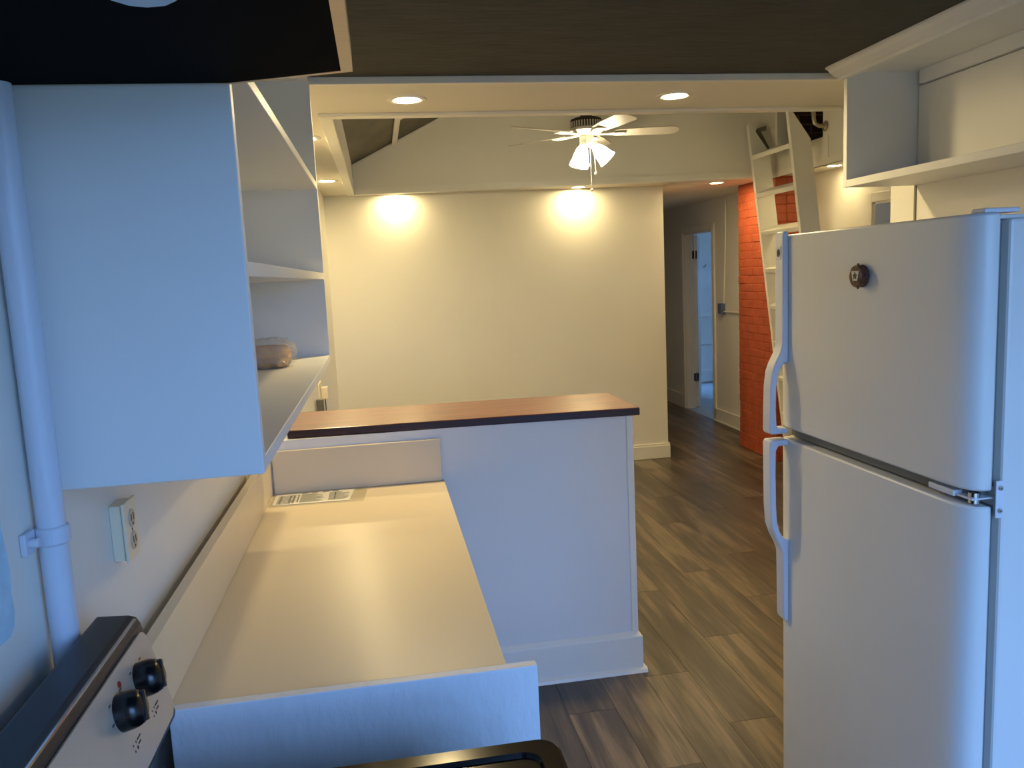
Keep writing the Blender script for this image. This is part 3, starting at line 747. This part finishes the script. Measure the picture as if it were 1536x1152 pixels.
# ------------------------------------------------------------------ refrigerator
def fridge():
    t = thing('refrigerator', 'white top-freezer refrigerator with long side handles', 'refrigerator', (1.47, 1.71, 0))
    yn, yf = 1.35, 2.104
    ztop = 1.703
    box(1.166, 1.86, 1.345, 2.108, .03, ztop-.012).build('body', 'appliance_white', t, .006)
    box(1.20, 1.80, 1.38, 2.05, 0.0, .03).build('base', 'black_plastic', t)
    def door_profile():
        # flat front at x=1.10 with soft shoulders at both ends
        pts = [(1.150, yn), (1.134, yn+.001), (1.122, yn+.006), (1.112, yn+.017), (1.105, yn+.034), (1.1015, yn+.055), (1.10, yn+.08)]
        far = [(1.10, yf-.05), (1.1015, yf-.03), (1.106, yf-.012), (1.114, yf-.003), (1.15, yf)]
        return pts+far
    def door(name, z0, z1):
        return MB().prism(door_profile(), 'z', z0, z1).build(name, 'appliance_white', t, .005, smooth=True)
    dz = (1.150, ztop)
    fz = door('freezer_door', 1.170, ztop)
    rf = door('refrigerator_door', .10, 1.139)
    g = MB(); g.box(1.150, 1.166, yn+.018, yf-.015, 1.175, ztop-.02); g.box(1.150, 1.166, yn+.018, yf-.015, .12, 1.135); g.build('gasket', 'gasket', t)
    # strip between the doors
    box(1.128, 1.166, yn+.03, yf-.02, 1.1435, 1.1645).build('centre_rail', 'gasket', t)
    # hinge in the gap and bracket on the cabinet edge
    h = MB(); h.box(1.112, 1.17, yn+.008, yn+.05, 1.152, 1.1555); h.box(1.151, 1.1665, 1.3415, 1.3445, 1.118, 1.192)
    h.build('hinge_bracket', 'handle_white', t, .001)
    MB().tube([(1.128, yn+.022, 1.1435), (1.128, yn+.022, 1.1645)], .011, 14).build('hinge_pin', 'chrome', t, smooth=True)
    box(1.108, 1.135, yn+.055, yn+.13, 1.149, 1.1615).build('hinge_cover', 'handle_white', t, .002)
    for z in (1.133, 1.178):
        MB().lathe([(.0055, 0), (.005, .003), (.002, .0035), (.002, .002), (0, .002)], 12, Matrix.Translation((1.159, 1.3415, z)) @ Matrix.Rotation(PI/2, 4, 'X')).build('hinge_screw', 'chrome', t, smooth=True)
    # top hinge cover
    m = MB(); m.box(1.125, 1.20, 1.362, 1.40, ztop+.0, ztop+.009); m.build('top_hinge_cover', 'handle_white', t, .003)
    box(1.14, 1.86, 1.36, 2.07, ztop-.012, ztop-.004).build('top_panel', 'appliance_white', t, .002)
    # handles: outline in xz extruded along y
    def handle(pts, par, name='handle'):
        return MB().prism(pts, 'y', 2.048, 2.093).build(name, 'handle_white', par, .004, smooth=True)
    up_out = [(1.087, 1.712), (1.084, 1.70), (1.083, 1.41), (1.077, 1.385), (1.061, 1.355), (1.052, 1.33), (1.047, 1.29), (1.045, 1.23), (1.044, 1.165), (1.048, 1.157), (1.10, 1.157)]
    up_in = [(1.10, 1.172), (1.073, 1.172), (1.065, 1.18), (1.063, 1.23), (1.065, 1.29), (1.071, 1.325), (1.083, 1.35), (1.10, 1.358), (1.10, 1.712)]
    handle(up_out+up_in, fz)
    zf = lambda z: 1.153-(z-1.153)
    dn = [(1.10, 1.123), (1.10, 1.140), (1.048, 1.140), (1.044, 1.13), (1.044, 1.05), (1.045, .95), (1.049, .895), (1.059, .865), (1.074, .835), (1.083, .81), (1.085, .62), (1.089, .608), (1.10, .608), (1.10, .85), (1.085, .855), (1.074, .875), (1.066, .905), (1.063, .95), (1.062, 1.05), (1.063, 1.11), (1.071, 1.123)]
    handle(dn, rf)
    # badge on the upper handle
    b = box(1.0823, 1.0836, 2.058, 2.083, 1.636, 1.674).build('badge_plate', 'handle_white', fz, .0006)
    o = MB().lathe([(.0085, 0), (.0085, .0008), (0, .001)], 20, Matrix.Translation((1.0824, 2.0705, 1.655)) @ Matrix.Rotation(-PI/2, 4, 'Y') @ Matrix.Diagonal((1.25, 1, 1, 1)))
    o.build('badge_oval', 'slot_dark', fz)
    r = MB().lathe([(.0066, .0010), (.0066, .0014), (.0056, .0014), (.0056, .0010)], 20, Matrix.Translation((1.0824, 2.0705, 1.655)) @ Matrix.Rotation(-PI/2, 4, 'Y') @ Matrix.Diagonal((1.25, 1, 1, 1)))
    r.tube([(1.0811, 2.0735, 1.659), (1.0811, 2.0675, 1.658), (1.0811, 2.0725, 1.654), (1.0811, 2.0675, 1.650)], .0007, 5)
    r.build('badge_lettering', 'joint_dark', fz)
    # small scuffs on the near edge are left to the paint
    MB().box(1.14, 1.16, yn+.03, yf-.03, .02, .095).build('toe_grille', 'black_plastic', t)
fridge()
def magnet():
    t = thing('fridge_magnet', 'round brown clay magnet with a pale emblem on the freezer door', 'magnet', (1.10, 1.705, 1.590))
    R = Matrix.Translation((1.0995, 1.705, 1.590)) @ Matrix.Rotation(-PI/2, 4, 'Y')
    body = MB(); prof = [(.0, 0), (.0245, 0), (.026, .003), (.0255, .008), (.0238, .010), (.0255, .012), (.026, .017), (.0243, .0195), (.0, .020)]
    body.lathe(prof, 28, R)
    random.seed(5)
    body.v = [(a+random.uniform(-.0007, .0007), b+random.uniform(-.0007, .0007), c+random.uniform(-.0007, .0007)) for a, b, c in body.v]
    body.build('disc', 'magnet_brown', t, smooth=True)
    x = 1.0995-.0201
    MB().prism([(1.720, 1.602), (1.690, 1.602), (1.697, 1.580), (1.714, 1.580)], 'x', x-.0008, x).build('emblem_shield', 'magnet_cream', t)
    st = []
    for i in range(10):
        a = PI/2+i*PI/5; r = .0095 if i % 2 == 0 else .0045
        st.append((1.705+r*math.cos(a), 1.591+r*math.sin(a)))
    MB().prism(st, 'x', x-.0016, x-.0008).build('emblem_leaf', 'magnet_green', t)
    n = MB()
    for (dy, dz) in ((-.0255, 0), (.0255, .0), (0, .0255), (0, -.0255)):
        n.lathe([(.004, 0), (.0035, .003), (0, .0035)], 8, Matrix.Translation((1.0995-.012, 1.705+dy, 1.59+dz)) @ Matrix.Rotation(-PI/2, 4, 'Y'))
    n.build('rim_notch', 'magnet_brown', t, smooth=True)
magnet()

# ------------------------------------------------------------------ open cabinet above the refrigerator
def right_cabinet():
    xf, y0, y1, zb = 1.732, .75, 2.80, 1.893
    t = thing('open_wall_cabinet', 'white open cabinet with crown moulding above the refrigerator', 'cabinet', (1.88, 1.8, zb))
    box(xf, XR, y1-.002, y1+.020, zb, ZK-.001).build('end_panel', 'cabinet_white', t, .0015)
    box(xf, XR, y0, y0+.022, zb, ZK-.001).build('end_panel', 'cabinet_white', t, .0015)
    box(xf, XR, y0+.022, y1-.002, zb, zb+.026).build('bottom_shelf', 'cabinet_white', t, .0015)
    box(xf+.01, XR, y0+.022, y1-.002, ZK-.026, ZK-.001).build('top_board', 'cabinet_white', t)
    box(XR-.03, XR-.001, y0+.022, y1-.03, ZK-.075, ZK-.026).build('cleat', 'cabinet_white', t, .002)
    box(XR-.012, XR-.001, y0+.022, y1-.006, zb+.026, ZK-.079).build('back_panel', 'cabinet_white', t)
    cr = [(xf+.01, ZK-.001), (xf-.068, ZK-.001), (xf-.068, ZK-.008), (xf-.058, ZK-.012), (xf-.05, ZK-.022), (xf-.03, ZK-.034), (xf-.018, ZK-.038), (xf-.012, ZK-.047), (xf+.01, ZK-.047)]
    MB().prism(cr, 'y', y0-.05, y1+.03).build('crown_moulding', 'cabinet_white', t)
right_cabinet()

# ------------------------------------------------------------------ recessed lights
LIGHTS = [
    (.156, 3.17, 'lit recessed downlight above the bar top, on open-shelf side'),
    (1.212, 3.16, 'lit recessed downlight between the kitchen edge and ceiling fan, nearest refrigerator'),
    (-.285, 5.57, 'lit recessed downlight along the side wall, nearer the back wall'),
    (-.288, 3.96, 'recessed downlight along the side wall, half hidden by open shelf'),
    (.186, 6.455, 'recessed downlight washing the back wall, on the side away from the hallway'),
    (1.64, 6.425, 'recessed downlight washing the back wall, next to the hallway corner'),
    (2.81, 6.42, 'recessed downlight at the hallway mouth beside the brick chimney'),
    (3.31, 5.50, 'recessed downlight behind the ladder near the cream wall'),
]
def downlights():
    x, y, lab = LIGHTS[0]
    proto = None
    ring = [(.047, ZS+.004), (.05, ZS-.004), (.062, ZS-.007), (.073, ZS-.004), (.075, ZS)]
    for i, (x, y, lab) in enumerate(LIGHTS):
        if proto is None:
            t = thing('recessed_light', lab, 'ceiling light', (x, y, ZS), 'recessed ceiling lights')
            MB().lathe(ring, 32, Matrix.Translation((x, y, 0))).build('trim_ring', 'trim_white', t, smooth=True)
            MB().lathe([(.0, ZS-.0045), (.030, ZS-.004), (.046, ZS-.001)], 32, Matrix.Translation((x, y, 0))).build('bulb_lens', 'bulb', t, smooth=True)
            proto = t
        else:
            t = proto.copy(); C.objects.link(t); t.location = (x, y, ZS); t['label'] = lab
            for c in list(proto.children):
                q = c.copy(); C.objects.link(q); q.parent = t
                if c.name.startswith('bulb_lens') and i >= 4:
                    q.data = c.data.copy(); q.data.materials[0] = M['bulb_washer' if i < 6 else ('bulb_hall' if i == 6 else 'bulb_side')]
downlights()

# ------------------------------------------------------------------ ceiling fan
def fan():
    cx, cy = 1.30, 4.85
    t = thing('ceiling_fan', 'white five blade ceiling fan with lit glass shades and pull chains', 'ceiling fan', (cx, cy, 2.2))
    D = -.022; T = Matrix.Translation((cx, cy, D))
    zr = 2.585+.473*cx
    MB().tube([(cx, cy, 2.53), (cx, cy, zr-.02)], .013, 12).build('downrod', 'vent_dark', t, smooth=True)
    MB().lathe([(.0, zr+.03), (.07, zr+.03), (.065, zr-.05), (.02, zr-.08), (0, zr-.08)], 24, Matrix.Translation((cx, cy, 0))).build('canopy', 'trim_white', t, smooth=True)
    MB().lathe([(0, 2.578), (.035, 2.578), (.04, 2.568), (.075, 2.562), (.093, 2.552)], 32, T).build('motor_cap', 'vent_dark', t, smooth=True)
    v = MB().lathe([(.091, 2.555), (.094, 2.55), (.094, 2.504), (.09, 2.50)], 32, T); v.build('vent_ring', 'vent_dark', t, smooth=True)
    sl = MB()
    for k in range(36):
        n = len(sl.v); sl.box(.094, .0985, -.0036, .0036, 2.506, 2.540); sl.xform(T @ Matrix.Rotation(2*PI*k/36, 4, 'Z'), n)
    sl.build('vent_fins', 'trim_white', t)
    MB().lathe([(.093, 2.506), (.102, 2.50), (.102, 2.487), (.088, 2.473), (.05, 2.466), (.04, 2.46), (.0, 2.46)], 32, T).build('motor_housing', 'trim_white', t, smooth=True)
    MB().lathe([(.036, 2.462), (.042, 2.455), (.042, 2.415), (.032, 2.40), (.014, 2.392), (.0, 2.39)], 24, T).build('light_kit', 'trim_white', t, smooth=True)
    for k in range(5):
        a = math.radians(-8+72*k); R = T @ Matrix.Rotation(a, 4, 'Z')
        ar = MB(); ar.prism([(.05, -.014), (.13, -.02), (.16, -.038), (.225, -.036), (.235, 0), (.225, .036), (.16, .038), (.13, .02), (.05, .014)], 'z', 2.463, 2.469)
        ar.xform(R); ar.build('blade_arm', 'trim_white', t, .001)
        out = [(.17, -.045), (.30, -.058), (.50, -.064)]
        out += [(.505+.055*math.cos(q)-.0, .064*math.sin(q)) for q in [i*PI/10-PI/2 for i in range(1, 10)]]
        out += [(.50, .064), (.30, .058), (.17, .045)]
        bl = MB().prism(out, 'z', -.003, .003)
        bl.xform(R @ Matrix.Translation((0, 0, 2.473)) @ Matrix.Rotation(math.radians(-11), 4, 'X')); bl.build('blade', 'blade_white', t, .001)
    for a, tilt in ((-138, 21), (4, 46), (112, 24)):
        ar = math.radians(a)
        X = T @ Matrix.Rotation(ar, 4, 'Z') @ Matrix.Translation((.036, 0, 2.412)) @ Matrix.Rotation(math.radians(180-tilt), 4, 'Y')
        MB().lathe([(.0, -.012), (.02, -.012), (.022, .014), (.018, .022)], 20, X).build('shade_holder', 'trim_white', t, smooth=True)
        MB().lathe([(.017, .014), (.024, .024), (.036, .046), (.045, .08), (.051, .115), (.058, .132), (.055, .132), (.047, .113), (.041, .08), (.032, .047), (.021, .026), (.013, .017)], 28, X).build('glass_shade', 'shade_glow', t, smooth=True)
    for (dx, dy, z1) in ((.045, -.02, 2.222), (.012, -.04, 2.122)):
        m = MB().tube([(cx+dx*.8, cy+dy, 2.40), (cx+dx, cy+dy, z1)], .0016, 6)
        m.build('pull_chain', 'trim_white', t, smooth=True)
        MB().lathe([(0, z1+.004), (.006, z1), (.009, z1-.008), (.006, z1-.016), (0, z1-.018)], 12, Matrix.Translation((cx+dx, cy+dy, 0))).build('chain_knob', 'trim_white', t, smooth=True)
fan()

# ------------------------------------------------------------------ loft ladder and grab rail
def ladder():
    t = thing('loft_ladder', 'white wooden ladder with flat treads leaning at the loft opening', 'ladder', (3.2, 5.65, 0))
    sl = (3.037-2.864)/(2.687-1.243)
    fx = lambda z: 3.037+(1.243-z)*sl     # front edge
    W = .148
    for (y0, y1, nm) in ((5.345, 5.380, 'stile'), (5.945, 5.980, 'stile')):
        pr = [(fx(0), 0), (fx(2.675), 2.675), (fx(2.69)+.014, 2.69), (fx(2.47)+W, 2.47), (fx(0)+W, 0)]
        MB().prism(pr, 'y', y0, y1).build(nm, 'trim_white', t, .002)
    for i in range(8):
        z = 2.415-.287*i
        a = math.radians(20)
        m = MB().box(0, .132, 5.380, 5.945, 0, .034)
        m.xform(Matrix.Translation((fx(z)+.004, 0, z)) @ Matrix.Rotation(-a, 4, 'Y'))
        m.build('tread', 'trim_white', t, .002)
    for y in (5.93, 5.40):
        h = MB(); h.box(2.95, 3.14, y-.012, y+.012, 2.63, 2.64); h.box(2.945, 2.955, y-.012, y+.012, 2.60, 2.64)
        # hook plates
    k = MB(); k.prism([(2.955, 2.655), (3.03, 2.675), (3.03, 2.64), (2.985, 2.632), (3.06, 2.50), (3.03, 2.49), (2.94, 2.62)], 'y', 5.982, 5.990); k.build('hook_plate', 'joint_dark', t)
    k = MB(); k.prism([(2.99, 2.70), (3.05, 2.705), (3.05, 2.675), (3.02, 2.67)], 'y', 5.375, 5.385); k.build('hook_plate', 'trim_white', t)
ladder()
def rail():
    t = thing('grab_rail', 'brushed metal grab rail beside the loft opening', 'grab rail', (3.14, 5.34, 2.55))
    MB().lathe([(0, 0), (.036, 0), (.034, .006), (.016, .012), (.013, .02)], 24, Matrix.Translation((3.14, 5.335, 2.553)) @ Matrix.Rotation(-PI/2, 4, 'Y')).build('flange', 'brushed_nickel', t, smooth=True)
    pts = [(3.135, 5.335, 2.553), (3.10, 5.345, 2.555), (3.075, 5.36, 2.575), (3.07, 5.365, 2.61), (3.07, 5.37, 2.80), (3.07, 5.37, 2.95)]
    MB().tube(pts, .014, 12).build('bar', 'brushed_nickel', t, smooth=True)
    MB().lathe([(0, 0), (.036, 0), (.034, .006), (.016, .012), (.013, .07)], 24, Matrix.Translation((3.14, 5.37, 2.95)) @ Matrix.Rotation(-PI/2, 4, 'Y')).build('flange', 'brushed_nickel', t, smooth=True)
rail()
